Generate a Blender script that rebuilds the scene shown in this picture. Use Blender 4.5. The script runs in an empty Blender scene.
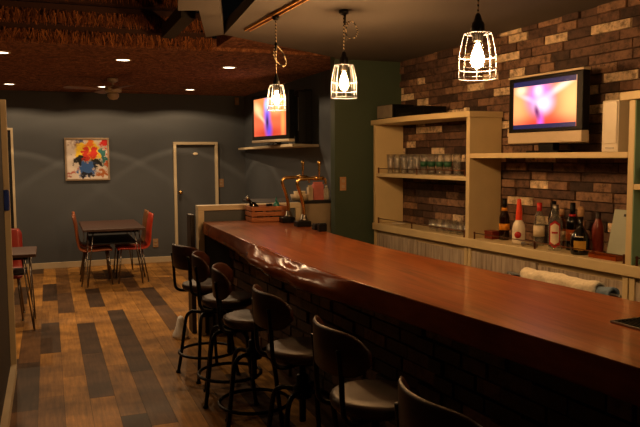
import bpy, bmesh, math, random
from mathutils import Vector, Matrix
random.seed(7)
C = bpy.context.scene.collection
R_ = math.radians

# ---------------------------------------------------------------- camera, world, exposure
sc = bpy.context.scene
cam = bpy.data.objects.new('camera', bpy.data.cameras.new('camera')); C.objects.link(cam)
FPX = 702.86
cam.data.sensor_width = 36.0; cam.data.sensor_fit = 'HORIZONTAL'; cam.data.lens = FPX / 640 * 36
cam.data.clip_start = 0.05
_v1 = Vector(((48 - 320) / FPX, -(158 - 213.5) / FPX, -1)).normalized()      # where the floor boards run to
_v2 = Vector(((2150 - 320) / FPX, -(146 - 213.5) / FPX, -1))
_v2 = (_v2 - _v1 * _v2.dot(_v1)).normalized()
_v3 = _v2.cross(_v1)
cam.matrix_world = Matrix.Translation((0, 0, 1.55)) @ Matrix((_v2, _v1, _v3)).to_4x4()
sc.camera = cam
w = bpy.data.worlds.new('world'); sc.world = w; w.use_nodes = True
w.node_tree.nodes['Background'].inputs[0].default_value = (0.30, 0.26, 0.24, 1)
w.node_tree.nodes['Background'].inputs[1].default_value = 0.004
vs = sc.view_settings
vs.view_transform = 'Standard'; vs.look = 'None'; vs.gamma = 1.0; vs.use_curve_mapping = False
vs.exposure = 0.0
P_DOWN = 52.0        # recessed downlights of the dining area
P_BULB = 760.0        # emission of the pendant filaments
P_SHELF_FILL = 20.0        # unseen downlights added to brighten the bar
P_HALL_FILL = 8.0        # unseen downlight added to lift the straw steps and half-wall post
IES_SIGN = -1.0
WARM = (1.0, 0.64, 0.33)

# ---------------------------------------------------------------- materials
MATS = {}
def lin(c):
    return tuple(((x / 12.92) if x <= 0.04045 else ((x + 0.055) / 1.055) ** 2.4) for x in c) + (1,)
def nodes(name):
    m = bpy.data.materials.new(name); m.use_nodes = True
    nt = m.node_tree; b = nt.nodes['Principled BSDF']; MATS[name] = m
    return m, nt, b
def N(nt, t, **kw):
    n = nt.nodes.new(t)
    for k, v in kw.items(): setattr(n, k, v)
    return n
def L(nt, a, b): nt.links.new(a, b)
def ramp(nt, stops, mode='LINEAR'):
    r = N(nt, 'ShaderNodeValToRGB'); cr = r.color_ramp; cr.interpolation = mode
    while len(cr.elements) < len(stops): cr.elements.new(0.5)
    for e, (p, c) in zip(cr.elements, stops): e.position = p; e.color = c if len(c) == 4 else (*c, 1)
    return r
def plain(name, col, rough=0.5, metal=0.0, var=0.12, scale=14, bump=0.0, spec=0.5, stretch=(1, 1, 1), coat=0.0):
    m, nt, b = nodes(name)
    tc = N(nt, 'ShaderNodeTexCoord'); mp = N(nt, 'ShaderNodeMapping'); mp.inputs['Scale'].default_value = stretch
    nz = N(nt, 'ShaderNodeTexNoise'); nz.inputs['Scale'].default_value = scale; nz.inputs['Detail'].default_value = 5
    L(nt, tc.outputs['Object'], mp.inputs[0]); L(nt, mp.outputs[0], nz.inputs['Vector'])
    c = lin(col)[:3]
    r = ramp(nt, [(0.3, tuple(x * (1 - var) for x in c)), (0.7, tuple(min(1, x * (1 + var)) for x in c))])
    L(nt, nz.outputs[0], r.inputs[0]); L(nt, r.outputs[0], b.inputs['Base Color'])
    b.inputs['Roughness'].default_value = rough; b.inputs['Metallic'].default_value = metal
    b.inputs['Specular IOR Level'].default_value = spec; b.inputs['Coat Weight'].default_value = coat
    if bump:
        bp = N(nt, 'ShaderNodeBump'); bp.inputs['Strength'].default_value = bump; bp.inputs['Distance'].default_value = 0.01
        L(nt, nz.outputs[0], bp.inputs['Height']); L(nt, bp.outputs[0], b.inputs['Normal'])
    return m
def clear(name, tint=(1, 1, 1), gloss=0.14, rough=0.03, gleam_mix=0.0):
    m, nt, b = nodes(name); nt.nodes.remove(b)
    t = N(nt, 'ShaderNodeBsdfTransparent'); t.inputs[0].default_value = (*tint, 1)
    g = N(nt, 'ShaderNodeBsdfGlossy'); g.inputs['Roughness'].default_value = rough
    lw = N(nt, 'ShaderNodeLayerWeight'); lw.inputs[0].default_value = 0.35
    ad = N(nt, 'ShaderNodeMath', operation='MULTIPLY_ADD'); ad.inputs[1].default_value = 0.5; ad.inputs[2].default_value = gloss
    mx = N(nt, 'ShaderNodeMixShader')
    L(nt, lw.outputs['Facing'], ad.inputs[0]); L(nt, ad.outputs[0], mx.inputs[0]); L(nt, t.outputs[0], mx.inputs[1]); L(nt, g.outputs[0], mx.inputs[2])
    df = N(nt, 'ShaderNodeBsdfDiffuse'); df.inputs[0].default_value = (.9, .9, .88, 1); m3 = N(nt, 'ShaderNodeMixShader'); m3.inputs[0].default_value = gleam_mix  # painted gleam: diffuse white mixed in to brighten the glass
    L(nt, mx.outputs[0], m3.inputs[1]); L(nt, df.outputs[0], m3.inputs[2]); L(nt, m3.outputs[0], nt.nodes['Material Output'].inputs[0]); return m
def glow(name, col, strength):
    m, nt, b = nodes(name)
    b.inputs['Base Color'].default_value = (0.8, 0.7, 0.5, 1)
    b.inputs['Emission Color'].default_value = (*col, 1); b.inputs['Emission Strength'].default_value = strength
    return m

def planks():
    m, nt, b = nodes('plank_floor')
    at = N(nt, 'ShaderNodeAttribute', attribute_name='tone'); tc = N(nt, 'ShaderNodeTexCoord')
    r = ramp(nt, [(0.0, lin((.28, .215, .16))), (.2, lin((.38, .285, .20))), (.4, lin((.47, .345, .21))), (.6, lin((.62, .46, .24))), (1, lin((.77, .575, .29)))]); L(nt, at.outputs['Fac'], r.inputs[0])
    m2 = N(nt, 'ShaderNodeMapping'); m2.inputs['Scale'].default_value = (20, 1.5, 1)
    nz = N(nt, 'ShaderNodeTexNoise'); nz.inputs['Scale'].default_value = 2.5; nz.inputs['Detail'].default_value = 8; nz.inputs['Roughness'].default_value = .65
    L(nt, tc.outputs['Object'], m2.inputs[0]); L(nt, m2.outputs[0], nz.inputs['Vector'])
    n2 = N(nt, 'ShaderNodeTexNoise'); n2.inputs['Scale'].default_value = 3.6; n2.inputs['Detail'].default_value = 5; L(nt, tc.outputs['Object'], n2.inputs['Vector'])
    g = ramp(nt, [(0.25, (.55, .52, .5)), (0.75, (1.25, 1.2, 1.15))]); L(nt, nz.outputs[0], g.inputs[0])
    g2 = ramp(nt, [(0.32, (.55, .53, .52)), (0.68, (1.28, 1.28, 1.28))]); L(nt, n2.outputs[0], g2.inputs[0])
    mx = N(nt, 'ShaderNodeMix', data_type='RGBA', blend_type='MULTIPLY'); mx.inputs[0].default_value = 1; L(nt, r.outputs[0], mx.inputs[6]); L(nt, g.outputs[0], mx.inputs[7])
    mx2 = N(nt, 'ShaderNodeMix', data_type='RGBA', blend_type='MULTIPLY'); mx2.inputs[0].default_value = 1; L(nt, mx.outputs[2], mx2.inputs[6]); L(nt, g2.outputs[0], mx2.inputs[7])
    L(nt, mx2.outputs[2], b.inputs['Base Color']); b.inputs['Roughness'].default_value = .5; b.inputs['Specular IOR Level'].default_value = .22
    bp = N(nt, 'ShaderNodeBump'); bp.inputs['Strength'].default_value = 0.12; L(nt, nz.outputs[0], bp.inputs['Height']); L(nt, bp.outputs[0], b.inputs['Normal'])
    return m
def bricks(name, stops, rough=0.8, bump=0.5):
    m, nt, b = nodes(name)
    at = N(nt, 'ShaderNodeAttribute', attribute_name='tone')
    r = ramp(nt, stops); L(nt, at.outputs['Fac'], r.inputs[0])
    tc = N(nt, 'ShaderNodeTexCoord')
    nz = N(nt, 'ShaderNodeTexNoise'); nz.inputs['Scale'].default_value = 22; nz.inputs['Detail'].default_value = 8; nz.inputs['Roughness'].default_value = .7
    L(nt, tc.outputs['Object'], nz.inputs['Vector'])
    g = ramp(nt, [(0.36, (.30, .27, .26)), (0.48, (.82, .80, .79)), (0.72, (1.45, 1.4, 1.34))]); L(nt, nz.outputs[0], g.inputs[0])
    mx = N(nt, 'ShaderNodeMix', data_type='RGBA', blend_type='MULTIPLY'); mx.inputs[0].default_value = 1
    L(nt, r.outputs[0], mx.inputs[6]); L(nt, g.outputs[0], mx.inputs[7]); L(nt, mx.outputs[2], b.inputs['Base Color'])
    b.inputs['Roughness'].default_value = rough
    bp = N(nt, 'ShaderNodeBump'); bp.inputs['Strength'].default_value = bump; bp.inputs['Distance'].default_value = .008
    L(nt, nz.outputs[0], bp.inputs['Height']); L(nt, bp.outputs[0], b.inputs['Normal'])
    return m
def slab_wood():
    m, nt, b = nodes('slab_wood')
    tc = N(nt, 'ShaderNodeTexCoord'); mp = N(nt, 'ShaderNodeMapping'); mp.inputs['Scale'].default_value = (7, .55, 3)
    wv = N(nt, 'ShaderNodeTexNoise'); wv.inputs['Scale'].default_value = 3.2; wv.inputs['Detail'].default_value = 7; wv.inputs['Distortion'].default_value = 1.2
    L(nt, tc.outputs['Object'], mp.inputs[0]); L(nt, mp.outputs[0], wv.inputs['Vector'])
    r = ramp(nt, [(0.25, lin((.42, .205, .085))), (0.5, lin((.59, .31, .135))), (0.75, lin((.69, .39, .185)))])
    L(nt, wv.outputs[0], r.inputs[0]); L(nt, r.outputs[0], b.inputs['Base Color'])
    b.inputs['Roughness'].default_value = 0.30; b.inputs['Specular IOR Level'].default_value = .45
    b.inputs['Coat Weight'].default_value = .5; b.inputs['Coat Roughness'].default_value = .10
    bp = N(nt, 'ShaderNodeBump'); bp.inputs['Strength'].default_value = .06; L(nt, wv.outputs[0], bp.inputs['Height']); L(nt, bp.outputs[0], b.inputs['Normal'])
    return m
def thatch():
    m, nt, b = nodes('thatch')
    tc = N(nt, 'ShaderNodeTexCoord'); mp = N(nt, 'ShaderNodeMapping'); mp.inputs['Scale'].default_value = (1, .55, 1)
    nz = N(nt, 'ShaderNodeTexNoise'); nz.inputs['Scale'].default_value = 17; nz.inputs['Detail'].default_value = 9; nz.inputs['Roughness'].default_value = .75; nz.inputs['Distortion'].default_value = 1.5
    L(nt, tc.outputs['Object'], mp.inputs[0]); L(nt, mp.outputs[0], nz.inputs['Vector'])
    r = ramp(nt, [(0.34, lin((.20, .11, .07))), (0.5, lin((.54, .335, .215))), (0.66, lin((.78, .55, .37)))])
    L(nt, nz.outputs[0], r.inputs[0]); L(nt, r.outputs[0], b.inputs['Base Color']); b.inputs['Roughness'].default_value = .9
    bp = N(nt, 'ShaderNodeBump'); bp.inputs['Strength'].default_value = .8; bp.inputs['Distance'].default_value = .02
    L(nt, nz.outputs[0], bp.inputs['Height']); L(nt, bp.outputs[0], b.inputs['Normal'])
    return m
def straw():
    m, nt, b = nodes('straw')
    at = N(nt, 'ShaderNodeAttribute', attribute_name='tone')
    r = ramp(nt, [(0, lin((.24, .12, .06))), (.5, lin((.55, .31, .14))), (1, lin((.78, .49, .24)))]); L(nt, at.outputs['Fac'], r.inputs[0])
    L(nt, r.outputs[0], b.inputs['Base Color']); b.inputs['Roughness'].default_value = .8; return m
def blob(nt, tc, loc, rad, rot=0):
    mp = N(nt, 'ShaderNodeMapping', vector_type='TEXTURE')
    mp.inputs['Location'].default_value = (loc[0], loc[1], 0); mp.inputs['Rotation'].default_value = (0, 0, R_(rot)); mp.inputs['Scale'].default_value = (rad[0], rad[1], 1)
    ln = N(nt, 'ShaderNodeVectorMath', operation='LENGTH'); mr = N(nt, 'ShaderNodeMapRange', interpolation_type='SMOOTHSTEP')
    mr.inputs['From Min'].default_value = 1; mr.inputs['From Max'].default_value = 0
    L(nt, tc, mp.inputs[0]); L(nt, mp.outputs[0], ln.inputs[0]); L(nt, ln.outputs['Value'], mr.inputs['Value'])
    return mr.outputs[0]
def blobs(nt, tc, base, items, cap=9):
    cur = base
    for (loc, rad, rot, col, amt) in items:
        f = blob(nt, tc, loc, rad, rot)
        mu = N(nt, 'ShaderNodeMath', operation='MULTIPLY'); mu.inputs[1].default_value = min(amt, cap); mu.use_clamp = True; L(nt, f, mu.inputs[0])
        mx = N(nt, 'ShaderNodeMix', data_type='RGBA'); L(nt, mu.outputs[0], mx.inputs[0])
        if isinstance(cur, tuple): mx.inputs[6].default_value = cur
        else: L(nt, cur, mx.inputs[6])
        mx.inputs[7].default_value = lin(col); cur = mx.outputs[2]
    return cur
def uvflat(nt):                        # picture plane: mesh lies in local x,z ; generated x -> u, z -> v
    tc = N(nt, 'ShaderNodeTexCoord'); sp = N(nt, 'ShaderNodeSeparateXYZ'); cb = N(nt, 'ShaderNodeCombineXYZ')
    L(nt, tc.outputs['Generated'], sp.inputs[0]); L(nt, sp.outputs['X'], cb.inputs['X']); L(nt, sp.outputs['Z'], cb.inputs['Y'])
    return cb.outputs[0]
def screen_mat(name, base, items, strength):
    m, nt, b = nodes(name)
    c = blobs(nt, uvflat(nt), lin(base), [(p, (r[0] * 1.25, r[1] * 1.2), o, c_, a_ * .8) for p, r, o, c_, a_ in items], 1.0)
    b.inputs['Base Color'].default_value = (.01, .01, .012, 1); b.inputs['Roughness'].default_value = .2
    L(nt, c, b.inputs['Emission Color']); b.inputs['Emission Strength'].default_value = strength
    return m
def canvas_mat():
    m, nt, b = nodes('canvas')
    tc = uvflat(nt)
    nz = N(nt, 'ShaderNodeTexNoise'); nz.inputs['Scale'].default_value = 9; nz.inputs['Detail'].default_value = 5
    L(nt, tc, nz.inputs['Vector'])
    sb = N(nt, 'ShaderNodeVectorMath', operation='SUBTRACT'); sb.inputs[1].default_value = (.5, .5, .5); L(nt, nz.outputs['Color'], sb.inputs[0])
    ml = N(nt, 'ShaderNodeVectorMath', operation='SCALE'); ml.inputs['Scale'].default_value = .38; L(nt, sb.outputs[0], ml.inputs[0])
    sh = N(nt, 'ShaderNodeMapping'); sh.inputs['Location'].default_value = (.12, .13, 0); sh.inputs['Scale'].default_value = (.76, .76, 1); L(nt, tc, sh.inputs[0])
    ad = N(nt, 'ShaderNodeVectorMath', operation='ADD'); L(nt, sh.outputs[0], ad.inputs[0]); L(nt, ml.outputs[0], ad.inputs[1])
    it = [((.30, .80), (.16, .10), 20, (.55, .40, .33), 1.6), ((.38, .86), (.08, .06), 0, (.25, .35, .55), 2), ((.52, .66), (.30, .26), 0, (.95, .80, .15), 4),
          ((.48, .60), (.10, .20), 10, (.80, .18, .10), 3), ((.62, .62), (.08, .16), -15, (.85, .20, .12), 3), ((.36, .50), (.13, .12), 0, (.06, .07, .08), 4), ((.66, .44), (.14, .10), 0, (.07, .08, .07), 4),
          ((.48, .30), (.20, .20), 0, (.20, .38, .66), 4), ((.50, .20), (.18, .06), 0, (.05, .08, .15), 3), ((.83, .86), (.13, .14), 20, (.85, .15, .14), 4), ((.80, .55), (.07, .24), 10, (.16, .45, .45), 3),
          ((.90, .45), (.05, .22), 0, (.75, .35, .15), 3), ((.78, .24), (.15, .09), 0, (.70, .40, .18), 3), ((.20, .25), (.18, .05), 30, (.70, .42, .38), 3), ((.55, .80), (.10, .08), 0, (.92, .45, .12), 3)]
    c = blobs(nt, ad.outputs[0], lin((.86, .82, .78)), it)
    L(nt, c, b.inputs['Base Color']); b.inputs['Roughness'].default_value = .6; return m
def striped(name, c1, c2, scale):
    m, nt, b = nodes(name)
    tc = N(nt, 'ShaderNodeTexCoord'); wv = N(nt, 'ShaderNodeTexWave', bands_direction='DIAGONAL'); wv.inputs['Scale'].default_value = scale
    L(nt, tc.outputs['Object'], wv.inputs['Vector']); r = ramp(nt, [(.45, lin(c1)), (.55, lin(c2))]); L(nt, wv.outputs[0], r.inputs[0]); L(nt, r.outputs[0], b.inputs['Base Color'])
    b.inputs['Roughness'].default_value = .7; return m
def whitewash():
    m, nt, b = nodes('whitewashed_boards')
    tc = N(nt, 'ShaderNodeTexCoord'); mp = N(nt, 'ShaderNodeMapping'); mp.inputs['Scale'].default_value = (30, 30, 1.5)
    nz = N(nt, 'ShaderNodeTexNoise'); nz.inputs['Scale'].default_value = 2; nz.inputs['Detail'].default_value = 8
    L(nt, tc.outputs['Object'], mp.inputs[0]); L(nt, mp.outputs[0], nz.inputs['Vector'])
    r = ramp(nt, [(.3, lin((.52, .46, .40))), (.6, lin((.72, .67, .60)))]); L(nt, nz.outputs[0], r.inputs[0]); L(nt, r.outputs[0], b.inputs['Base Color']); b.inputs['Roughness'].default_value = .6
    return m

planks(); slab_wood(); thatch(); straw(); canvas_mat(); whitewash()
bricks('brick_wall', [(0, lin((.22, .16, .14))), (.3, lin((.35, .26, .22))), (.6, lin((.46, .35, .285))), (.8, lin((.58, .46, .365))), (.86, lin((.80, .72, .60))), (1, lin((.90, .82, .70)))])
bricks('bar_tile', [(0, lin((.14, .095, .07))), (.6, lin((.27, .195, .15))), (1, lin((.44, .32, .24)))], .6)
plain('grey_paint', (.30, .322, .348), .62, var=.05, scale=3, bump=.05)
plain('door_paint', (.285, .302, .325), .5, var=.05, scale=4)
plain('green_paint', (.20, .26, .20), .6, var=.05, scale=3, bump=.05)
plain('teal_paint', (.52, .64, .52), .6, var=.05, scale=3)
plain('dark_wall', (.16, .145, .135), .7, var=.05, scale=4)
plain('soffit_paint', (.315, .295, .28), .75, var=.05, scale=2)
plain('cream_trim', (.80, .74, .62), .5, var=.05, scale=8)
plain('cream_board', (.80, .73, .56), .45, var=.05, scale=6)
plain('black_metal', (.045, .042, .04), .42, .6, var=.1)
plain('black_plastic', (.028, .027, .028), .45, var=.1, spec=.2)
plain('black_matte', (.03, .028, .027), .7)
plain('silver_plastic', (.76, .70, .60), .4, .1, var=.04)
plain('steel', (.62, .60, .57), .28, 1.0, var=.05)
plain('chrome_leg', (.50, .46, .42), .3, 1.0, var=.05)
plain('brass', (.88, .72, .45), .22, 1.0, var=.08)
plain('track_brass', (.80, .58, .32), .5, .3)
plain('bronze', (.40, .24, .15), .35, .8, var=.08)
plain('cage_metal', (.40, .43, .50), .5, .0, var=.05)
plain('bark_edge', (.47, .24, .115), .17, var=.3, scale=5, bump=.16, stretch=(2, 1, 3), spec=.05)
plain('amp_face', (.50, .47, .42), .6, .0)
plain('walnut', (.20, .10, .06), .42, var=.25, scale=6, stretch=(6, 1, 6), spec=.22)
plain('seat_leather', (.19, .13, .10), .42, var=.2, scale=9, spec=.3)
plain('crate_wood', (.60, .36, .20), .6, var=.25, scale=6, stretch=(1, 8, 8))
plain('table_top', (.27, .18, .15), .5, var=.15)
plain('orange_vinyl', (.76, .23, .12), .4, var=.08)
plain('red_vinyl', (.52, .13, .085), .4, var=.08)
plain('tan_ply', (.50, .33, .19), .4, var=.15, scale=5, stretch=(1, 1, 6))
plain('brown_ply', (.58, .31, .16), .4, var=.15, scale=5, stretch=(1, 1, 6))
plain('white_plastic', (.82, .79, .72), .4, var=.03)
plain('fan_white', (.74, .68, .58), .4, var=.03)
plain('picture_frame', (.60, .53, .45), .3, .4, var=.06)
plain('dark_wood', (.13, .08, .06), .5, var=.2)
plain('blue_plastic', (.14, .24, .60), .4)
plain('beige_panel', (.62, .55, .45), .5, var=.06)
plain('pink_paper', (.80, .46, .43), .6, var=.15)
plain('paper', (.80, .72, .60), .7)
plain('towel', (.90, .86, .76), .95, var=.08, scale=60, bump=.6)
plain('blue_cloth', (.42, .50, .58), .9, var=.15, scale=50, bump=.4)
plain('board_plastic', (.62, .66, .60), .5, var=.04)
plain('green_print', (.07, .30, .20), .5)
plain('teal_plastic', (.12, .46, .44), .4)
plain('cork', (.62, .48, .34), .8)
plain('label_cream', (.86, .80, .68), .6)
plain('label_gold', (.78, .60, .25), .45, .2)
plain('label_yellow', (.86, .56, .12), .5)
plain('label_red', (.68, .08, .07), .5)
plain('cap_red', (.70, .12, .08), .4)
plain('cap_orange', (.92, .28, .14), .4)
plain('opal_glass', (.88, .84, .76), .2)
plain('glass_black', (.03, .022, .018), .1, var=.05)
plain('glass_brown', (.12, .05, .025), .1, var=.05)
plain('red_lacquer', (.45, .15, .09), .35)
plain('bag_white', (.93, .92, .90), .6)
plain('amber_liquor', (.55, .26, .08), .1)
clear('glass', (.97, .97, .96), .15, .13, .03); clear('glass_amber', (.80, .45, .15), .10); clear('glass_pale', (.85, .88, .85), .13, .05, .04); clear('glass_bulb', (1, .93, .82), .03)
glow('filament', (1.0, .56, .235), P_BULB); glow('lamp_disc', (1.0, .80, .56), 7.0)
striped('cord', (.82, .74, .60), (.05, .04, .035), 30)

# ---------------------------------------------------------------- mesh building
class MB:
    def __init__(s): s.v = []; s.f = []; s.sm = []; s.tone = []; s.M = None; s.t = 0.0
    def add(s, vs, fs, smooth=False):
        o = len(s.v)
        s.v += [tuple(s.M @ Vector(p)) if s.M else tuple(p) for p in vs]
        s.f += [tuple(i + o for i in f) for f in fs]; s.sm += [smooth] * len(fs); s.tone += [s.t] * len(vs); return s
    def box(s, x0, y0, z0, x1, y1, z1):
        return s.add([(x0, y0, z0), (x1, y0, z0), (x1, y1, z0), (x0, y1, z0), (x0, y0, z1), (x1, y0, z1), (x1, y1, z1), (x0, y1, z1)],
                     [(0, 3, 2, 1), (4, 5, 6, 7), (0, 1, 5, 4), (1, 2, 6, 5), (2, 3, 7, 6), (3, 0, 4, 7)])
    def prism(s, poly, z0, z1, z1f=None):
        n = len(poly)
        vs = [(x, y, z0(x, y) if callable(z0) else z0) for x, y in poly] + [(x, y, z1(x, y) if callable(z1) else z1) for x, y in poly]
        return s.add(vs, [tuple(range(n - 1, -1, -1)), tuple(range(n, 2 * n))] + [(i, (i + 1) % n, n + (i + 1) % n, n + i) for i in range(n)])
    def profile(s, pts, y0, y1):              # outline in x,z pulled along y
        n = len(pts)
        return s.add([(x, y0, z) for x, z in pts] + [(x, y1, z) for x, z in pts],
                     [tuple(range(n)), tuple(range(2 * n - 1, n - 1, -1))] + [(i, n + i, n + (i + 1) % n, (i + 1) % n) for i in range(n)])
    def lathe(s, prof, c=(0, 0, 0), n=20, sy=1.0):
        vs = []; fs = []
        for r, z in prof:
            for k in range(n):
                a = 2 * math.pi * k / n; vs.append((c[0] + r * math.cos(a), c[1] + r * sy * math.sin(a), c[2] + z))
        m = len(prof)
        for i in range(m - 1):
            for k in range(n): fs.append((i * n + k, i * n + (k + 1) % n, (i + 1) * n + (k + 1) % n, (i + 1) * n + k))
        if prof[0][0] > 1e-6: fs.append(tuple(range(n - 1, -1, -1)))
        if prof[-1][0] > 1e-6: fs.append(tuple((m - 1) * n + k for k in range(n)))
        return s.add(vs, fs, True)
    def cyl(s, c, r, z0, z1, n=20): return s.lathe([(r, z0), (r, z1)], c, n)
    def tube(s, pts, r, n=8, closed=False):
        P = [Vector(p) for p in pts]; m = len(P); vs = []; fs = []; up = None
        for i in range(m):
            a = P[i - 1] if (closed or i > 0) else P[0]; b = P[(i + 1) % m] if (closed or i < m - 1) else P[-1]
            t = (b - a).normalized()
            if up is None: up = Vector((0, 0, 1)) if abs(t.z) < .9 else Vector((1, 0, 0))
            up = (up - t * up.dot(t))
            if up.length < 1e-6: up = t.orthogonal()
            up.normalize(); sd = t.cross(up); rr = r[i] if isinstance(r, (list, tuple)) else r
            for k in range(n):
                an = 2 * math.pi * k / n; vs.append(P[i] + (up * math.cos(an) + sd * math.sin(an)) * rr)
        for i in range(m if closed else m - 1):
            j = (i + 1) % m
            for k in range(n): fs.append((i * n + k, i * n + (k + 1) % n, j * n + (k + 1) % n, j * n + k))
        if not closed: fs += [tuple(range(n - 1, -1, -1)), tuple((m - 1) * n + k for k in range(n))]
        return s.add(vs, fs, True)
    def ring(s, c, R, r, n=28, m=6, sy=1.0):
        return s.tube([(c[0] + R * math.cos(2 * math.pi * k / n), c[1] + R * sy * math.sin(2 * math.pi * k / n), c[2]) for k in range(n)], r, m, True)
    def build(s, name, mat, parent=None, bevel=0.0, tone=False):
        me = bpy.data.meshes.new(name); me.from_pydata(s.v, [], s.f); me.polygons.foreach_set('use_smooth', s.sm)
        if tone:
            a = me.attributes.new('tone', 'FLOAT', 'POINT'); a.data.foreach_set('value', s.tone)
        bm = bmesh.new(); bm.from_mesh(me); bmesh.ops.recalc_face_normals(bm, faces=bm.faces); bm.to_mesh(me); bm.free()
        me.materials.append(MATS[mat])
        o = bpy.data.objects.new(name, me); C.objects.link(o)
        if parent: o.parent = parent
        if bevel:
            md = o.modifiers.new('bevel', 'BEVEL'); md.width = bevel; md.segments = 2; md.limit_method = 'ANGLE'; md.angle_limit = R_(40)
        return o
def rot(axis, deg, at=(0, 0, 0)): return Matrix.Translation(at) @ Matrix.Rotation(R_(deg), 4, axis)
def smooth_path(pts, k=6, closed=False):
    P = [Vector(p) for p in pts]; out = []; n = len(P)
    for i in range(n if closed else n - 1):
        p0 = P[i - 1] if (closed or i) else P[0]; p1 = P[i]; p2 = P[(i + 1) % n]; p3 = P[(i + 2) % n] if (closed or i + 2 < n) else P[-1]
        for j in range(k):
            t = j / k
            out.append(0.5 * ((2 * p1) + (p2 - p0) * t + (2 * p0 - 5 * p1 + 4 * p2 - p3) * t * t + (3 * p1 - p0 - 3 * p2 + p3) * t ** 3))
    if not closed: out.append(P[-1])
    return out
def tag(o, label, cat, group=None, kind=None):
    if label: o['label'] = label
    if cat: o['category'] = cat
    if group: o['group'] = group
    if kind: o['kind'] = kind
    return o
def thing(name, label, cat, loc=(0, 0, 0), rz=0.0, group=None):
    o = bpy.data.objects.new(name, None); o.empty_display_size = .1; C.objects.link(o); o.location = loc; o.rotation_euler = (0, 0, R_(rz))
    return tag(o, label, cat, group)
def struct(o): o['kind'] = 'structure'; return o
def copy_tree(o, loc, rz, label, parent=None):
    c = o.copy(); C.objects.link(c)
    if parent: c.parent = parent
    else:
        c.location = loc; c.rotation_euler = (0, 0, R_(rz)); c['label'] = label
    for ch in [x for x in C.objects if x.parent == o]: copy_tree(ch, None, None, None, c)
    return c
def spot(name, loc, power, cone, blend=.1, size=.02, col=WARM, parent=None, aim=(0, 0, 0)):
    d = bpy.data.lights.new(name, 'SPOT'); d.energy = power; d.spot_size = R_(cone); d.spot_blend = blend; d.shadow_soft_size = size; d.color = col
    o = bpy.data.objects.new(name, d); C.objects.link(o); o.location = loc; o.rotation_euler = aim
    if parent: o.parent = parent
    return o

def ies(name, loc, power, parent, size=.01, col=WARM):
    # recessed reflector lamp: soft cut-off at 75 degrees and a bright reflector ring at 47 degrees from straight down
    d = bpy.data.lights.new(name, 'POINT'); d.energy = power; d.shadow_soft_size = size; d.color = col; d.use_nodes = True
    nt = d.node_tree; em = [x for x in nt.nodes if x.type == 'EMISSION'][0]
    tc = N(nt, 'ShaderNodeTexCoord'); sp = N(nt, 'ShaderNodeSeparateXYZ'); ml = N(nt, 'ShaderNodeMath', operation='MULTIPLY'); ml.inputs[1].default_value = IES_SIGN
    g = lambda v: (v, v, v, 1)
    r = ramp(nt, [(0, g(0)), (.225, g(0)), (.330, g(.62)), (.55, g(.36)), (.655, g(.42)), (.682, g(1.10)), (.712, g(.60)), (1, g(1.25))])
    L(nt, tc.outputs['Normal'], sp.inputs[0]); L(nt, sp.outputs['Z'], ml.inputs[0]); L(nt, ml.outputs[0], r.inputs[0]); L(nt, r.outputs[0], em.inputs['Strength'])
    o = bpy.data.objects.new(name, d); C.objects.link(o); o.location = loc; o.parent = parent; return o

# back bar frame: s runs along the shelf front towards the camera, t goes in to the brick wall
BO = Vector((2.69, 5.60, 0)); BD = Vector((.0715, -.99744, 0)); BN = Vector((.99744, .0715, 0)); BA = math.degrees(math.atan2(BD.y, BD.x))
def bb(s, t, z=0): return BO + BD * s + BN * t + Vector((0, 0, z))
CZ = lambda x, y: 2.392 + .0258 * (5.6 - y)        # underside of the ceiling over the bar, it is not quite level

# ---------------------------------------------------------------- the room
FW = 10.5; HI = 2.98
PW, PL = .1545, 1.10
fixed = {0: (9.2, {9.2: .02, 7.0: .04, 4.8: .5}), 1: (8.5, {8.5: .25, 6.3: .7, 4.1: .6}), 2: (6.87, {6.87: .03, 5.77: .22, 7.97: .7}), 3: (8.67, {8.67: .02, 7.57: .75, 6.47: .8, 5.37: .62, 4.27: .05}),
         4: (7.35, {7.35: .0, 6.25: .06, 5.15: .3, 8.45: .7}), 5: (7.9, {7.9: .8, 6.8: .6, 5.7: .68, 4.6: .9}), 6: (8.3, {9.4: .3, 8.3: .62, 7.2: .72, 6.1: .55}), 7: (8.5, {8.5: .04, 7.4: .28, 6.3: .6}), -1: (5.68, {5.68: .05, 6.78: .3, 4.58: .35})}
fl = MB(); fl.t = 0; fl.box(-3.1, -2.1, -.1, 3.7, FW + .1, -.003)
frnd = random.Random(5)
for k in range(-20, 25):
    x0 = -.11 + k * PW; y0, tn = fixed.get(k, (frnd.uniform(8, 9), {})); y = y0 + 4 * PL
    while y > -2.1:
        fl.t = frnd.choice((.45, .55, .62, .7, .8, .9)) if tn else frnd.choice((.05, .25, .5, .62, .7, .8, .9, .6))
        for q, v in tn.items():
            if abs(q - y) < .02: fl.t = v
        a, b2 = max(y - PL, -2.1) + .001, min(y, FW + .1) - .001
        if b2 > a and x0 > -3.1: fl.box(x0 + .001, a, -.01, min(x0 + PW, 3.7) - .001, b2, 0)
        y -= PL
struct(fl.build('floor', 'plank_floor', tone=True))
struct(MB().box(-3.1, FW, 0, 2.9, FW + .12, HI).build('wall_back', 'grey_paint'))
struct(MB().box(2.82, 5.80, 0, 2.94, FW, HI).build('wall_right', 'grey_paint'))
struct(MB().box(2.34, 5.705, 0, 3.2, 5.80, HI).build('wall_green_end', 'green_paint'))
struct(MB().box(-3.1, -2.1, 0, -3.0, FW, HI).build('wall_left', 'grey_paint'))
struct(MB().box(-3.0, -2.1, 0, 3.6, -2.0, HI).build('wall_front', 'dark_wall'))
struct(MB().box(-3.1, -2.1, HI, 3.7, 6.4, HI + .1).build('ceiling_upper', 'soffit_paint'))
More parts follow.
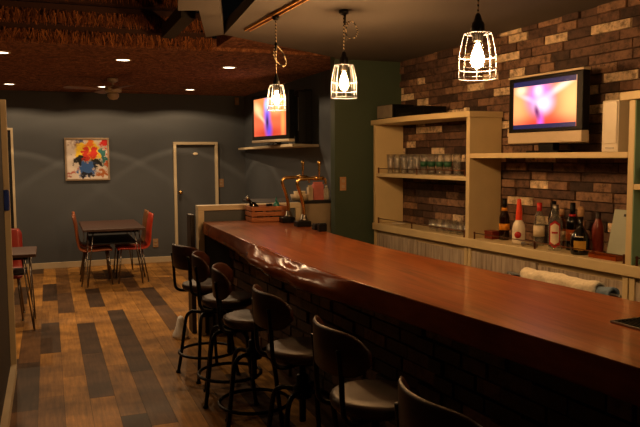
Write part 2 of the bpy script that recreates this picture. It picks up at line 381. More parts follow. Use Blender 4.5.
# low partition beside the camera
struct(MB().box(-.42, -2.0, 0, -.30, 5.42, 1.945).build('wall_partition', 'dark_wall'))
struct(MB().box(-.44, 5.42, 0, -.262, 5.455, 1.96).build('trim_1', 'cream_trim', bevel=.003))
struct(MB().box(-.30, -2.0, 0, -.262, 5.42, .07).build('baseboard_partition', 'cream_trim'))
struct(MB().box(-.43, FW - .015, 0, 1.725, FW, .085).build('baseboard_back', 'cream_trim', bevel=.003))
struct(MB().box(2.39, FW - .015, 0, 2.82, FW, .085).build('baseboard_corner', 'cream_trim', bevel=.003))
# thatched ceiling of the dining area
struct(MB().box(-3.0, 6.1, 2.47, 2.82, FW, 2.57).build('ceiling', 'thatch'))
struct(MB().box(1.40, 4.75, 2.50, 3.2, 6.1, 2.6).build('ceiling_bay', 'thatch'))
# three steps of hanging straw in front of it
def fringe(x0, x1, y, z0, z1, n):
    m = MB(); m.t = .0; m.box(x0, y + .015, z0 + .02, x1, y + .10, z1 + .02)
    for i in range(n):
        x = random.uniform(x0, x1); yy = y + random.uniform(-.012, .03); zt = random.uniform(z0 + .35 * (z1 - z0), z1 - .025); zb = zt - random.uniform(.04, .085)
        if zb < z0 - .02: zb = z0 - random.uniform(0, .02)
        a = random.gauss(0, .018); wd = random.uniform(.002, .005); m.t = random.random() ** 1.3
        p = [(x - wd, yy, zt), (x + wd, yy, zt), (x, yy + wd * 1.5, zt)]; q = [(x - wd * .4 + a, yy - .012, zb), (x + wd * .4 + a, yy - .012, zb), (x + a, yy - .010, zb)]
        m.add(p + q, [(0, 1, 4, 3), (1, 2, 5, 4), (2, 0, 3, 5), (3, 4, 5)])
    return m
for (x1, y, z0, z1, nm) in ((1.36, 6.08, 2.47, 2.60, 'ceiling_thatch_step'), (1.25, 5.97, 2.60, 2.735, 'ceiling_thatch_step'), (1.03, 5.86, 2.735, 2.98, 'ceiling_thatch_step')):
    struct(fringe(-1.6, x1, y, z0, z1, 2600).build(nm, 'straw', tone=True))
struct(MB().box(-3.0, 5.95, 2.47, -1.6, 6.1, HI).build('ceiling_step_end', 'thatch'))
# boxed ceiling over the bar and the grey beam next to it
ed = [(1.187, 4.943), (1.911, 5.385), (2.34, 5.65), (2.34, 5.705), (3.2, 5.705), (3.7, -2.0), (.83, -2.0), (.853, 2.871), (1.116, 3.755)]
struct(MB().prism(ed, CZ, 2.50).build('ceiling_over_bar', 'soffit_paint'))
struct(MB().box(1.20, 5.30, 2.50, 1.215, 5.31, 2.52).build('ceiling_clip', 'soffit_paint'))
struct(MB().prism([(.58, 3.2), (.687, 3.907), (.757, 4.313), (.875, 4.271), (1.085, 5.067), (1.187, 4.943), (.891, 3.835), (.72, 3.2)], CZ, 2.52).build('ceiling_beam', 'soffit_paint'))
struct(MB().box(.9, 5.0, 2.52, 1.0, 5.9, 2.62).build('ceiling_joist', 'dark_wall'))

def brickwork(m, s0, s1, z0, z1, rh, lo, hi, depth, jit, gap, tone):
    z = z0; k = 0
    while z < z1 - .005:
        h = min(rh, z1 - z); s = s0 - random.uniform(0, hi)
        while s < s1:
            l = random.uniform(lo, hi); a = max(s, s0); b = min(s + l, s1)
            if b - a > .012:
                d = depth + random.uniform(-jit, jit); m.t = tone(); e = .003
                m.add([(a + gap, 0, z + gap), (b - gap, 0, z + gap), (b - gap, 0, z + h - gap), (a + gap, 0, z + h - gap),
                       (a + gap + e, -d, z + gap + e), (b - gap - e, -d, z + gap + e), (b - gap - e, -d, z + h - gap - e), (a + gap + e, -d, z + h - gap - e)],
                      [(4, 5, 6, 7), (0, 1, 5, 4), (1, 2, 6, 5), (2, 3, 7, 6), (3, 0, 4, 7)])
            s += l
        z += h; k += 1
    m.t = 0; m.box(s0, -.004, z0, s1, .1, z1)
    return m
def tone_wall():
    r = random.random(); return random.uniform(.86, 1) if r < .13 else random.uniform(0, .8)
bw = brickwork(MB(), -.10, 7.6, 0, 2.62, .060, .12, .30, .018, .010, .0012, tone_wall).build('wall_brick', 'brick_wall', tone=True)
bw.location = bb(0, .315); bw.rotation_euler = (0, 0, R_(BA)); struct(bw)

# door to the back room
dr = bpy.data.objects.new('door_1', None); C.objects.link(dr); dr.location = (2.054, FW, 0); struct(dr)
MB().box(-.33, -.06, 0, -.29, 0, 1.735).box(.29, -.06, 0, .33, 0, 1.735).box(-.33, -.06, 1.735, .33, 0, 1.775).build('door_frame', 'cream_trim', dr, .003)
MB().box(-.29, -.008, .005, .29, 0, 1.735).build('door_panel', 'door_paint', dr, .003)
m = MB(); m.M = rot('X', 90, (-.235, -.008, 1.03)); m.lathe([(.028, 0), (.028, .006), (.010, .008), (.010, .03), (.024, .036), (.027, .05), (.02, .062), (0, .066)], n=16); m.build('door_knob', 'brass', dr)
m = MB(); m.M = rot('X', 90, (-.0, -.008, 1.60)); m.lathe([(.038, 0), (.038, .010), (.034, .012), (0, .012)], n=20, sy=.55); m.build('name_plate', 'label_cream', dr)
# doorway frame mostly behind the partition
dr = bpy.data.objects.new('door_2', None); C.objects.link(dr); dr.location = (-.85, FW, 0); struct(dr)
MB().box(-.41, -.04, 0, -.37, 0, 1.93).box(.385, -.04, 0, .415, 0, 1.93).box(-.41, -.04, 1.93, .415, 0, 1.96).build('door_frame', 'cream_trim', dr, .003)
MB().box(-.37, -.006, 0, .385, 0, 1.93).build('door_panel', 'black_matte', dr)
# half wall at the end of the bar
hw = bpy.data.objects.new('wall_half', None); C.objects.link(hw); hw.location = (1.18, 5.97, 0); struct(hw)
MB().box(.055, .02, 0, .885, .08, 1.09).build('panel', 'grey_paint', hw)
MB().box(0, 0, 0, .055, .1, 1.09).box(.885, 0, 0, .935, .1, 1.09).box(0, 0, 1.09, .935, .1, 1.135).build('frame', 'cream_trim', hw, .004)
struct(MB().box(1.135, 6.08, 0, 1.175, 6.25, 1.05).build('wall_half_end_board', 'dark_wood', bevel=.004))

# ---------------------------------------------------------------- bar
bar = thing('bar_counter', 'long bar counter with glossy live-edge slab top and dark stone-tiled front', 'bar counter')
fr = [(1.217, 5.93), (1.205, 5.5), (1.20, 5.0), (1.197, 4.5), (1.215, 4.0), (1.205, 3.6), (1.222, 3.2), (1.25, 2.8), (1.29, 2.4), (1.325, 2.05), (1.37, 1.7), (1.405, 1.4), (1.44, 1.0), (1.46, .5), (1.47, .1)]
fr = [(p.x, p.y) for p in smooth_path([(x, y, 0) for x, y in fr], 5)]
bk = [(1.93, 5.93), (1.92, 5.3), (1.878, 4.6), (1.885, 3.72), (1.95, 2.9), (2.047, 1.99), (2.1, 1.2), (2.15, .1)]
bk = [(p.x, p.y) for p in smooth_path([(x, y, 0) for x, y in bk], 10)]
n = len(fr)
def backx(y):
    for (x0, y0), (x1, y1) in zip(bk, bk[1:]):
        if y1 <= y <= y0: return x0 + (x1 - x0) * (y0 - y) / max(1e-6, y0 - y1)
    return bk[-1][0]
vs = []; fs = []; ev = []; ef = []; K = 6; KE = 9
for i, (x, y) in enumerate(fr):
    mid = math.exp(-(abs(y - 3.72) / .82) ** 3); B = backx(y)          # bark edge half way along, sawn square elsewhere
    wob = mid * (.016 * math.sin(y * 6.7) + .009 * math.sin(y * 15.3 + 1)) + .002 * math.sin(y * 9)
    out = .004 + .082 * mid + wob; th = .105 + .03 * mid
    vs += [(x + .10, y, 1.0), (x, y, 1.0), (x + .02, y, 1.002 - th), (B - .01, y, .90), (B, y, .91), (B, y, 1.0)]
    q = [(x, 1.0), (x - out * .10, .994), (x - out * .38, .976 + wob * .5), (x - out * .62, .955 - wob * .6), (x - out * .95, .938 + .3 * wob - .01 * mid), (x - out, .925 - .015 * mid), (x - out * .92, .908 - .02 * mid), (x - out * .55, 1.004 - th), (x + .03, 1.0 - th)]
    ev += [(a, y, c) for a, c in q]
for i in range(n - 1):
    for k in range(K): fs.append((i * K + k, i * K + (k + 1) % K, (i + 1) * K + (k + 1) % K, (i + 1) * K + k))
    for k in range(KE): ef.append((i * KE + k, i * KE + (k + 1) % KE, (i + 1) * KE + (k + 1) % KE, (i + 1) * KE + k))
fs += [tuple(range(K)), tuple((n - 1) * K + k for k in range(K - 1, -1, -1))]; ef += [tuple(range(KE)), tuple((n - 1) * KE + k for k in range(KE - 1, -1, -1))]
MB().add(vs, fs).build('countertop', 'slab_wood', bar)
we = MB().add(ev, ef, True).build('live_edge', 'bark_edge', bar); we['label'] = 'wavy bark edge of the slab'
bx = lambda y: 1.44 + .0715 * (5.93 - y)
MB().prism([(bx(5.93) + .03, 5.93), (1.88, 5.93), (1.85, 4.6), (1.86, 3.7), (2.0, 1.99), (2.1, .1), (bx(.1) + .03, .1)], 0, .90).build('base', 'dark_wood', bar)
ft = brickwork(MB(), 0, 5.83, 0, .895, .075, .11, .30, .022, .013, .003, random.random).build('front_tiles', 'bar_tile', bar, tone=True)
ft.location = (bx(5.93) + .03, 5.93, 0); ft.rotation_euler = (0, 0, R_(BA))

def stool():
    t = thing('bar_stool', '', 'stool', group='stools along the bar')
    MB().lathe([(0, .615), (.15, .615), (.165, .625), (.172, .645), (.168, .662), (.15, .668), (.08, .662), (0, .658)], n=28).build('seat', 'seat_leather', t)
    MB().lathe([(.0, .600), (.12, .600), (.125, .615), (0, .615)], n=24).lathe([(.016, .30), (.016, .60)], n=12).lathe([(.045, .42), (.045, .47), (.03, .48), (.03, .52), (.018, .53)], n=16).build('spindle', 'black_metal', t)
    for a in (45, 135, 225, 315):
        c, s = math.cos(R_(a)), math.sin(R_(a))
        P = smooth_path([(c * .035, s * .035, .445), (c * .10, s * .10, .452), (c * .145, s * .145, .425), (c * .165, s * .165, .35), (c * .20, s * .20, .12), (c * .222, s * .222, .004)], 5)
        MB().tube(P, .0125, 8).cyl((c * .222, s * .222, 0), .017, 0, .015, 10).build('leg', 'black_metal', t)
    MB().ring((0, 0, .17), .20, .011).build('foot_ring', 'black_metal', t)
    # curved backrest on the side away from the bar
    nb = 16; vs = []; fs = []
    for i in range(nb + 1):
        u = -1 + 2 * i / nb; ang = u * R_(47); rr = .30
        hh = .085 * (1 - abs(u) ** 5) ** .5 if abs(u) < 1 else 0
        hh = max(hh, .03)
        y = rr * math.sin(ang) * .98; x0 = .09 - rr * math.cos(ang) - .0
        for (dx, zz) in ((0, (.865) + hh - .012), (-.008, (.865) + hh + .0), (-.016, (.865) + hh - .012), (-.018, (.865)), (-.016, (.865) - hh + .008), (-.008, (.865) - hh), (0, (.865) - hh + .008), (-.002, (.865))):
            vs.append((x0 + dx - .04 * (zz - .865), y, zz))
    K = 8
    for i in range(nb):
        for k in range(K): fs.append((i * K + k, i * K + (k + 1) % K, (i + 1) * K + (k + 1) % K, (i + 1) * K + k))
    fs += [tuple(range(K)), tuple(nb * K + k for k in range(K - 1, -1, -1))]
    MB().add(vs, fs, True).build('backrest', 'walnut', t)
    for sy in (-.125, .125):
        P = smooth_path([(-.03, sy * .6, .606), (-.12, sy * .9, .603), (-.172, sy, .625), (-.185, sy, .68), (-.19, sy, .78), (-.2, sy, .88)], 5)
        MB().tube(P, .0105, 8).build('back_support', 'black_metal', t)
    return t
S0 = stool()
ST = [(1.065, 1.54, 0, 'bar stool cut off by the frame, only its back rim catching light'), (1.115, 2.33, 0, 'bar stool second from the frame edge, its large dark back round-cornered'),
      (1.085, 3.06, 0, 'bar stool third from the frame edge, below the bulging bark edge of the counter'), (1.045, 3.76, -15, 'bar stool fourth from the frame edge, back seen almost edge-on'),
      (1.045, 4.34, -12, 'bar stool standing directly before the farthest one, its narrow back overlapping it'), (1.02, 4.90, 16, 'farthest bar stool, its back turned towards us beside the white half-wall post')]
for i, (x, y, r, lb) in enumerate(ST):
    if i == 0: S0.location = (x, y, 0); S0.rotation_euler = (0, 0, R_(r)); S0['label'] = lb
    else: copy_tree(S0, (x, y, 0), r, lb)

# drip tray let into the counter
dt = thing('drip_tray', 'black drip tray with a steel rim on the bar top', 'tray', (1.715, 1.49, 1.0), 2)
MB().box(0, 0, 0, .30, .008, .008).box(0, .282, 0, .30, .29, .008).box(0, .008, 0, .008, .282, .008).box(.292, .008, 0, .30, .282, .008).build('rim', 'steel', dt, .002)
m = MB().box(.008, .008, 0, .292, .282, .002)
for i in range(17): m.box(.012 + i * .0165, .008, .002, .018 + i * .0165, .282, .005)
m.build('grate', 'black_metal', dt)

def tap(label, loc):
    t = thing('beer_tap', label, 'beer tap', loc, 0, 'brass beer taps')
    MB().box(-.07, -.05, 0, .045, .05, .045).build('base', 'black_plastic', t, .006)
    MB().lathe([(.036, .045), (.036, .06), (.026, .066), (.022, .09), (.018, .095)], n=18).build('collar', 'steel', t)
    P = smooth_path([(0, 0, .09), (-.004, 0, .16), (-.022, 0, .24), (-.050, 0, .32), (-.052, 0, .352), (-.03, 0, .372), (.02, 0, .375), (.09, 0, .378), (.125, 0, .378)], 6)
    MB().tube(P, .0135, 12).build('column', 'brass', t)
    MB().tube([(.075, 0, .378), (.165, 0, .378)], .0155, 12).tube(smooth_path([(.16, 0, .378), (.18, 0, .37), (.185, 0, .33)], 5), .009, 10).tube([(.10, 0, .378), (.112, 0, .378)], .020, 12).build('faucet', 'brass', t)
    m = MB().lathe([(.006, .395), (.007, .43), (.011, .45), (.009, .47), (.016, .495), (.013, .512), (0, .518)], (.13, 0, 0), 14); m.build('handle', 'brass', t)
    return t
tap('brass swan-neck beer tap beside the wooden crate on the bar', (1.868, 5.58, 1.0))
tap('brass swan-neck beer tap standing nearer along the bar, away from the crate', (1.868, 5.20, 1.0))

cr = thing('wooden_crate', 'small slatted wooden crate on the far end of the bar', 'crate', (1.74, 5.80, 1.0), 0)
for z in (.002, .048, .094):
    m = MB().box(-.16, -.10, z, .16, -.088, z + .036).box(-.16, .088, z, .16, .10, z + .036).box(-.16, -.088, z, -.148, .088, z + .036).box(.148, -.088, z, .16, .088, z + .036); m.build('slats', 'crate_wood', cr, .002)
MB().box(-.148, -.088, 0, -.13, -.07, .13).box(.13, -.088, 0, .148, -.07, .13).box(-.148, .07, 0, -.13, .088, .13).box(.13, .07, 0, .148, .088, .13).box(-.148, -.088, .002, .148, .088, .012).build('posts', 'crate_wood', cr)
bt = thing('bottle', 'dark bottle lying tilted out of the wooden crate', 'bottle', (1.70, 5.80, 1.035), 0)
m = MB(); m.M = rot('Y', -38); m.lathe([(0, 0), (.033, .003), (.036, .02), (.036, .11), (.028, .14), (.013, .165), (.013, .20), (.016, .202), (.016, .215), (0, .215)]); m.build('body', 'glass_black', bt)
m = MB(); m.M = rot('Y', -38); m.lathe([(.0145, .195), (.0175, .198), (.0175, .222), (0, .224)]); m.build('cap', 'steel', bt)
gn = thing('bottle', 'small teal squeeze bottle standing in the wooden crate', 'bottle', (1.83, 5.80, 1.012), 0)
MB().lathe([(0, 0), (.028, .002), (.03, .02), (.03, .12), (.02, .145), (.012, .15)]).build('body', 'teal_plastic', gn)
MB().lathe([(.012, .148), (.010, .165), (.005, .19), (0, .192)]).build('nozzle', 'teal_plastic', gn)
for (dx, lb, mt) in ((1.765, 'dark slim jar standing in the middle of the wooden crate', 'glass_black'),):
    j = thing('jar', lb, 'jar', (dx, 5.80, 1.012)); MB().lathe([(0, 0), (.028, .002), (.03, .015), (.03, .10), (.024, .115)]).build('body', mt, j); MB().lathe([(.025, .112), (.027, .114), (.027, .135), (0, .137)]).build('lid', 'black_plastic', j)
for (x, y, wd, h, lb) in ((1.875, 4.93, .07, .04, 'low black box on the bar just past the near beer tap'), (1.865, 4.80, .05, .055, 'second small black box on the bar, past the low one')):
    b_ = thing('black_box', lb, 'box', (x, y, 1.0)); MB().box(-.03, -wd / 2, 0, .03, wd / 2, h).build('body', 'black_plastic', b_, .004); MB().box(-.026, -wd / 2 + .006, h, .026, wd / 2 - .006, h + .006).build('lid', 'black_metal', b_)

# ---------------------------------------------------------------- service corner behind the bar end
sv = thing('service_counter', 'beige high cabinet with a thin black top beside the green wall', 'cabinet', (1.75, 6.08, 0))
MB().box(.38, 0, 0, 1.06, .55, 1.115).build('body', 'beige_panel', sv, .003)
MB().box(0, -.005, 1.115, 1.065, .56, 1.14).build('top', 'black_matte', sv, .003)
bk_ = thing('basket', 'pale paper basket of cups on the black-topped cabinet', 'basket', (2.20, 6.24, 1.14))
MB().lathe([(.075, 0), (.09, .055), (.086, .055), (.072, .006), (0, .006)], n=22).build('body', 'paper', bk_)
for (dx, dy) in ((-.03, 0), (.035, .02), (0, -.03)):
    MB().lathe([(.022, .008), (.03, .085), (.027, .085), (.02, .012), (0, .012)], (dx, dy, 0), 14).build('cup', 'label_cream', bk_)
for i, (dx, h, mt, lb) in enumerate(((2.375, .15, 'pink_paper', 'pink paper pack standing on the black-topped cabinet, beside the white bottle'), (2.295, .12, 'paper', 'cream paper pack between the basket and the pink pack'))):
    b_ = thing('paper_pack', lb, 'pack', (dx, 6.22, 1.14)); wd = .05 if i == 0 else .022
    MB().box(-wd, -.03, 0, wd, .03, h).build('body', mt, b_, .004); MB().box(-wd + .004, -.006, h, wd - .004, .006, h + .02).build('flap', mt, b_)
b_ = thing('white_bottle', 'white plastic bottle standing against the green wall on the black-topped cabinet', 'bottle', (2.462, 6.22, 1.14))
MB().lathe([(0, 0), (.03, .002), (.032, .02), (.032, .08), (.018, .105), (.012, .11)]).build('body', 'white_plastic', b_); MB().lathe([(.014, .108), (.014, .13), (0, .132)]).build('cap', 'white_plastic', b_)

# long wall shelf with the far television
tag(MB().prism([(2.40, 7.03), (2.818, 7.33), (2.818, 10.45), (2.70, 10.45)], 1.655, 1.685).build('wall_shelf', 'cream_trim', bevel=.003), 'long pale shelf on the dark wall, carrying the far television', 'shelf')
def television(label, loc, rz, W, H, D, foot, smat, sx, sy, sz, silver):
    t = thing('television', label, 'television', loc, rz)
    bar_h = .070 if silver else .03
    MB().box(0, 0, foot + bar_h, W, D * .5, foot + H).box(W * .08, D * .5, foot + bar_h + .03, W * .92, D, foot + H - .06).build('housing', 'black_plastic', t, .006)
    MB().box(W * sx, -.003, foot + bar_h + sy, W * (1 - sx), .004, foot + H - sz).build('screen', smat, t)
    MB().profile([(0, foot), (W, foot), (W, foot + bar_h), (0, foot + bar_h)], -.006, D * .5).build('speaker_bar', 'silver_plastic', t, .006)
    if silver: MB().box(-.004, -.006, foot + H, W + .004, D * .5, foot + H + .014).build('top_trim', 'silver_plastic', t, .003)
    MB().box(W * .40, D * .2, .012, W * .60, D * .7, foot + .02).box(W * .28, -.01, 0, W * .72, D, .014).build('stand', 'black_plastic', t, .004)
    return t
SCR_A = screen_mat('screen_concert_blue', (.93, .42, .26), [((.5, .95), (.9, .5), 0, (.98, .62, .32), .9), ((.5, .06), (.8, .25), 0, (.78, .22, .14), 1.2), ((.13, .72), (.16, .30), 35, (1, .86, .6), 1.2), ((.25, .5), (.06, .34), 40, (1, .82, .62), 1.1),
     ((.44, .55), (.13, .62), 0, (.55, .42, .98), 1.6), ((.42, .82), (.09, .22), 0, (.72, .85, 1), 1.8), ((.50, .15), (.12, .32), 0, (.42, .28, .85), 1.5), ((.44, .36), (.065, .28), 0, (.16, .08, .24), 2.2), ((.72, .85), (.30, .36), 20, (1, .88, .58), 1.6), ((.92, .4), (.08, .7), 0, (1, .70, .35), 1.0)], 1.35)
SCR_B = screen_mat('screen_concert_pink', (.93, .42, .28), [((.5, 1.0), (.9, .5), 0, (.97, .62, .40), .9), ((.06, .5), (.30, .7), 0, (1, .70, .42), 1.2), ((.94, .55), (.30, .8), 0, (1, .76, .46), 1.3), ((.5, .0), (.8, .30), 0, (.85, .20, .16), 1.4), ((.13, .82), (.12, .14), 0, (1, .92, .74), 1.6),
     ((.30, .60), (.30, .07), -32, (1, .86, .80), 1.5), ((.76, .80), (.42, .09), 38, (1, .90, .80), 1.7), ((.44, .66), (.26, .46), 0, (.92, .48, .95), 1.5), ((.50, .50), (.20, .26), 0, (1, .93, 1), 2.0), ((.42, .78), (.10, .18), 0, (1, .92, 1), 1.6), ((.46, .12), (.07, .30), 0, (.80, .36, .85), 1.2), ((.40, .34), (.055, .20), 10, (.45, .16, .38), 2.2)], 1.45)
plain('letterbox', (.10, .12, .33), .3)
MATS['letterbox'].node_tree.nodes['Principled BSDF'].inputs['Emission Color'].default_value = (*lin((.11, .12, .30))[:3], 1); MATS['letterbox'].node_tree.nodes['Principled BSDF'].inputs['Emission Strength'].default_value = .9
# far one: local x runs from its far edge to the near edge
P1 = Vector((2.425, 7.27)); P2 = Vector((2.31, 8.33)); az = math.degrees(math.atan2(P1.y - P2.y, P1.x - P2.x)); WA = (P1 - P2).length
television('wide television glowing orange and blue on the long dark-wall shelf', (P2.x + .02, P2.y, 1.685), az, WA, .56, .14, .03, 'screen_concert_blue', .07, .045, .045, False)
for (x, y, wx, wy, h, lb) in ((2.655, 7.42, .10, .12, .60, 'tall black box on the long shelf, next to the far television'), (2.758, 7.50, .09, .12, .62, 'tall black box on the long shelf, between the other one and the wall')):
    b_ = thing('speaker', lb, 'speaker', (x, y, 1.685)); MB().box(-wx / 2, 0, 0, wx / 2, wy, h).build('cabinet', 'black_plastic', b_, .004); MB().box(-wx / 2 + .01, -.006, .02, wx / 2 - .01, 0, h - .02).build('grille', 'black_matte', b_)
    MB().box(-wx / 2 - .004, -.008, .15, -wx / 2 + .002, .004, h - .08).build('edge_strip', 'steel', b_)

# ---------------------------------------------------------------- back bar
def bthing(name, label, cat, s, t, z, rz=0, group=None): return thing(name, label, cat, bb(s, t, z), BA + rz, group)
# carcass pieces: local x = s, y = t
wt = bthing('back_bar_worktop', 'long cream worktop of the back bar under the bottles', 'worktop', 0, 0, 0)
MB().box(-.05, -.012, .90, 4.6, .285, .96).build('top', 'cream_board', wt, .004)
for (s0, s1, lb) in ((-.05, 1.30, 'whitewashed board cabinet beneath the glass shelves'), (1.31, 2.71, 'whitewashed board cabinet beneath the bottles'), (2.72, 4.6, 'whitewashed board cabinet beyond the bottles, beside the green panel')):
    cb = bthing('base_cabinet', lb, 'cabinet', s0, 0, 0, group='base cabinets of the back bar')
    wd = s1 - s0; MB().box(0, .03, 0, wd, .28, .90).build('carcass', 'cream_board', cb)
    MB().box(0, .005, 0, .035, .03, .90).box(wd - .035, .005, 0, wd, .03, .90).box(.035, .012, 0, wd - .035, .03, .07).build('face_frame', 'cream_board', cb, .002)
    k = 2 if wd < 1.5 else 3
    for j in range(k):
        a = .037 + (wd - .074) * j / k; b2 = .037 + (wd - .074) * (j + 1) / k - .003; m = MB(); q = 6
        off = .006 * (j % 2)
        for i in range(q): m.box(a + (b2 - a) * i / q, .012 + off, .075, a + (b2 - a) * (i + 1) / q - .003, .03, .872 - .012 * (j % 2))
        m.build('door', 'whitewashed_boards', cb)
def curved_top(s0, s1, bulge, back, z, at):
    pts = [(s0 + (s1 - s0) * i / 16, -bulge * math.sin(math.pi * (at[0] + (at[1] - at[0]) * i / 16))) for i in range(17)]
    return MB().prism(pts + [(s1, back), (s0, back)], z, z + .042)
u1 = bthing('glass_shelf_unit', 'cream shelf unit with a bowed top holding rows of glasses', 'shelf unit', 0, 0, 0)
MB().box(-.05, 0, .96, -.012, .285, 1.822).build('side_panel', 'cream_board', u1, .003)
MB().box(1.285, 0, .96, 1.325, .285, 1.822).build('side_panel', 'cream_board', u1, .003)
MB().box(-.012, .004, 1.37, 1.285, .28, 1.40).build('shelf', 'cream_board', u1, .003)
curved_top(-.10, 1.335, .085, .287, 1.822, (.0, .95)).build('top_board', 'cream_board', u1, .003)
u2 = bthing('television_shelf', 'cream shelf board carrying the television and the white speaker', 'shelf', 0, 0, 0)
MB().box(1.326, .0, 1.532, 2.691, .285, 1.566).build('board', 'cream_board', u2, .003)
u3 = bthing('end_shelf_unit', 'cream shelf unit with a green back beside the white speaker', 'shelf unit', 0, 0, 0)
MB().box(2.692, 0, .96, 2.73, .285, 1.838).build('side_panel', 'cream_board', u3, .003)
MB().box(2.73, .003, .962, 2.735, .266, 1.365).box(2.73, .003, 1.397, 2.735, .266, 1.836).build('side_lining', 'teal_paint', u3)
curved_top(2.635, 4.3, .10, .287, 1.838, (.03, 1.0)).build('top_board', 'cream_board', u3, .003)
MB().box(2.73, .004, 1.365, 4.25, .28, 1.395).build('shelf', 'cream_board', u3, .003)
MB().box(2.73, .268, .96, 4.25, .285, 1.838).build('back_panel', 'teal_paint', u3)
MB().box(4.25, 0, .96, 4.29, .285, 1.838).build('side_panel', 'cream_board', u3, .003)

def gallery(label, s0, s1, z, posts):
    g = bthing('gallery_rail', label, 'rail', s0, .018, z, group='thin metal rails along the shelf edges')
    MB().tube([(0, 0, .042), (s1 - s0, 0, .042)], .0035, 8).build('rod', 'bronze', g)
    for p in posts: MB().lathe([(.008, 0), (.006, .006), (.006, .046), (.008, .05), (0, .052)], (p - s0, 0, 0), 10).build('post', 'bronze', g)
gallery('thin metal rail along the glass shelf front, before the row of tall glasses', .0, 1.26, 1.40, (.012, .62, 1.25))
gallery('thin metal rail on the worktop edge below the glass shelf', .0, 1.26, .96, (.012, .55, 1.25))
gallery('thin metal rail on the worktop edge before the bottles', 1.36, 2.68, .96, (1.37, 1.98, 2.67))
gallery('thin metal rail on the worktop edge before the green back panel', 2.745, 4.2, .96, (2.755, 3.4, 4.19))

# tall glasses in a row on the shelf
def tall_glass(printed):
    t = thing('beer_glass', '', 'glass', group='tall beer glasses on the shelf')
    MB().lathe([(0, 0), (.026, 0), (.027, .008), (.025, .014), (.028, .06), (.033, .12), (.035, .165), (.0335, .165), (.031, .12), (.026, .06), (.023, .022), (0, .02)], n=18).build('bowl', 'glass', t)
    if printed: MB().lathe([(.0292, .065), (.0324, .105)], n=18).build('print', 'green_print', t)
    return t
ga, gb = tall_glass(False), tall_glass(True)
gs = [(.075, 0), (.185, 0), (.30, 0), (.405, 0), (.495, 0), (.60, 1), (.71, 1), (.82, 1), (.925, 1), (1.045, 0), (1.20, 0)]
nm = ['first', 'second', 'third', 'fourth', 'fifth', 'sixth', 'seventh', 'eighth', 'ninth', 'tenth']
for i, (s, pr) in enumerate(gs):
    lb = ('tall beer glass with green print, %s of the printed row counted from the green wall' % nm[i - 5]) if pr else ('tall clear beer glass, %s in the shelf row counting from the green wall' % nm[i]) if i < 5 else ['tall clear beer glass just past the green printed ones', 'last tall clear beer glass, against the shelf divider'][i - 9]
    src = gb if pr else ga; loc = bb(s, .10, 1.40)
    if not src.get('label'): src.location = loc; src['label'] = lb
    else: copy_tree(src, loc, 0, lb)
# second, rear row shows between
rr_ = 0
for i, s in enumerate((.13, .25, .36, .455)):
    copy_tree(ga, bb(s, .20, 1.40), 0, 'tall clear beer glass in the rear row, %s from the green wall' % nm[i])
tm = thing('tumbler', '', 'glass', group='tumblers on the worktop')
MB().lathe([(0, 0), (.032, 0), (.034, .01), (.037, .085), (.035, .085), (.031, .012), (0, .012)], n=18).build('bowl', 'glass', tm)
k = 0
for rowt, ss in ((.10, (.74, .83, .92, 1.01, 1.10, 1.19)), (.19, (.78, .87, .96, 1.06, 1.15))):
    for j, s in enumerate(ss):
        lb = 'clear tumbler in the %s row on the worktop, %s from the divider' % ('front' if rowt < .15 else 'rear', nm[len(ss) - 1 - j])
        if k == 0: tm.location = bb(s, rowt, .96); tm['label'] = lb
        else: copy_tree(tm, bb(s, rowt, .96), 0, lb)
        k += 1
sc_ = tag(MB().lathe([(0, 0), (.045, .002), (.065, .014), (.063, .017), (.04, .006), (0, .005)], n=24).build('saucer', 'white_plastic'), 'small white dish on the worktop below the glass shelf', 'dish'); sc_.location = bb(.22, .10, .96)

def bottle(label, s, t, prof, mat, cap, capm, labels=(), z=.96):
    b_ = bthing('bottle', label, 'bottle', s, t, z, 42, 'bottles on the back bar')
    MB().lathe(prof, n=22).build('body', mat, b_)
    MB().lathe(cap, n=16).build('cap', capm, b_)
    for (r, z0, z1, lm) in labels: MB().lathe([(r, z0), (r, z1)], n=22).build('label', lm, b_)
    return b_
def shape(r, h, sh, nr=.013): return [(0, 0), (r * .94, .001), (r, .012), (r, sh), (r * .86, sh + .02), (nr * 1.25, sh + .055), (nr, sh + .07), (nr, h), (0, h)]
bottle('amber whisky bottle with yellow labels, beside the shelf divider', 1.505, .17, shape(.036, .275, .155), 'glass_brown', [(.015, .235), (.016, .237), (.016, .29), (0, .291)], 'black_plastic', [(.0368, .07, .115, 'label_yellow'), (.020, .205, .225, 'label_yellow')])
w2 = bottle('white bottle with a long orange-red pouring cap', 1.735, .10, [(0, 0), (.040, .001), (.043, .012), (.043, .105), (.036, .135), (.022, .16), (.018, .165), (0, .165)], 'opal_glass', [(.021, .160), (.022, .165), (.020, .22), (.013, .285), (.012, .30), (0, .301)], 'cap_orange')
m = MB(); m.M = rot('X', 90, (0, -.0425, .065)); m.lathe([(.022, -.004), (.022, .003), (0, .003)], n=20); m.build('round_mark', 'label_red', w2)
bottle('clear spirit bottle with a red cap, next to the white one', 1.85, .17, shape(.036, .26, .17), 'glass_pale', [(.015, .225), (.016, .227), (.016, .28), (0, .281)], 'cap_red', [(.0366, .06, .13, 'label_cream')])
bottle('tall slim black wine bottle behind the red-capped bottle', 1.918, .228, shape(.035, .285, .18, .014), 'glass_black', [(.0155, .235), (.016, .237), (.016, .292), (0, .293)], 'black_plastic')
g5 = bottle('clear gin bottle with a red and white diamond label', 2.085, .085, [(0, 0), (.040, .001), (.043, .012), (.043, .175), (.036, .20), (.018, .225), (.0155, .235), (.0155, .27), (0, .27)], 'glass_pale', [(.017, .248), (.018, .25), (.018, .284), (0, .285)], 'steel')
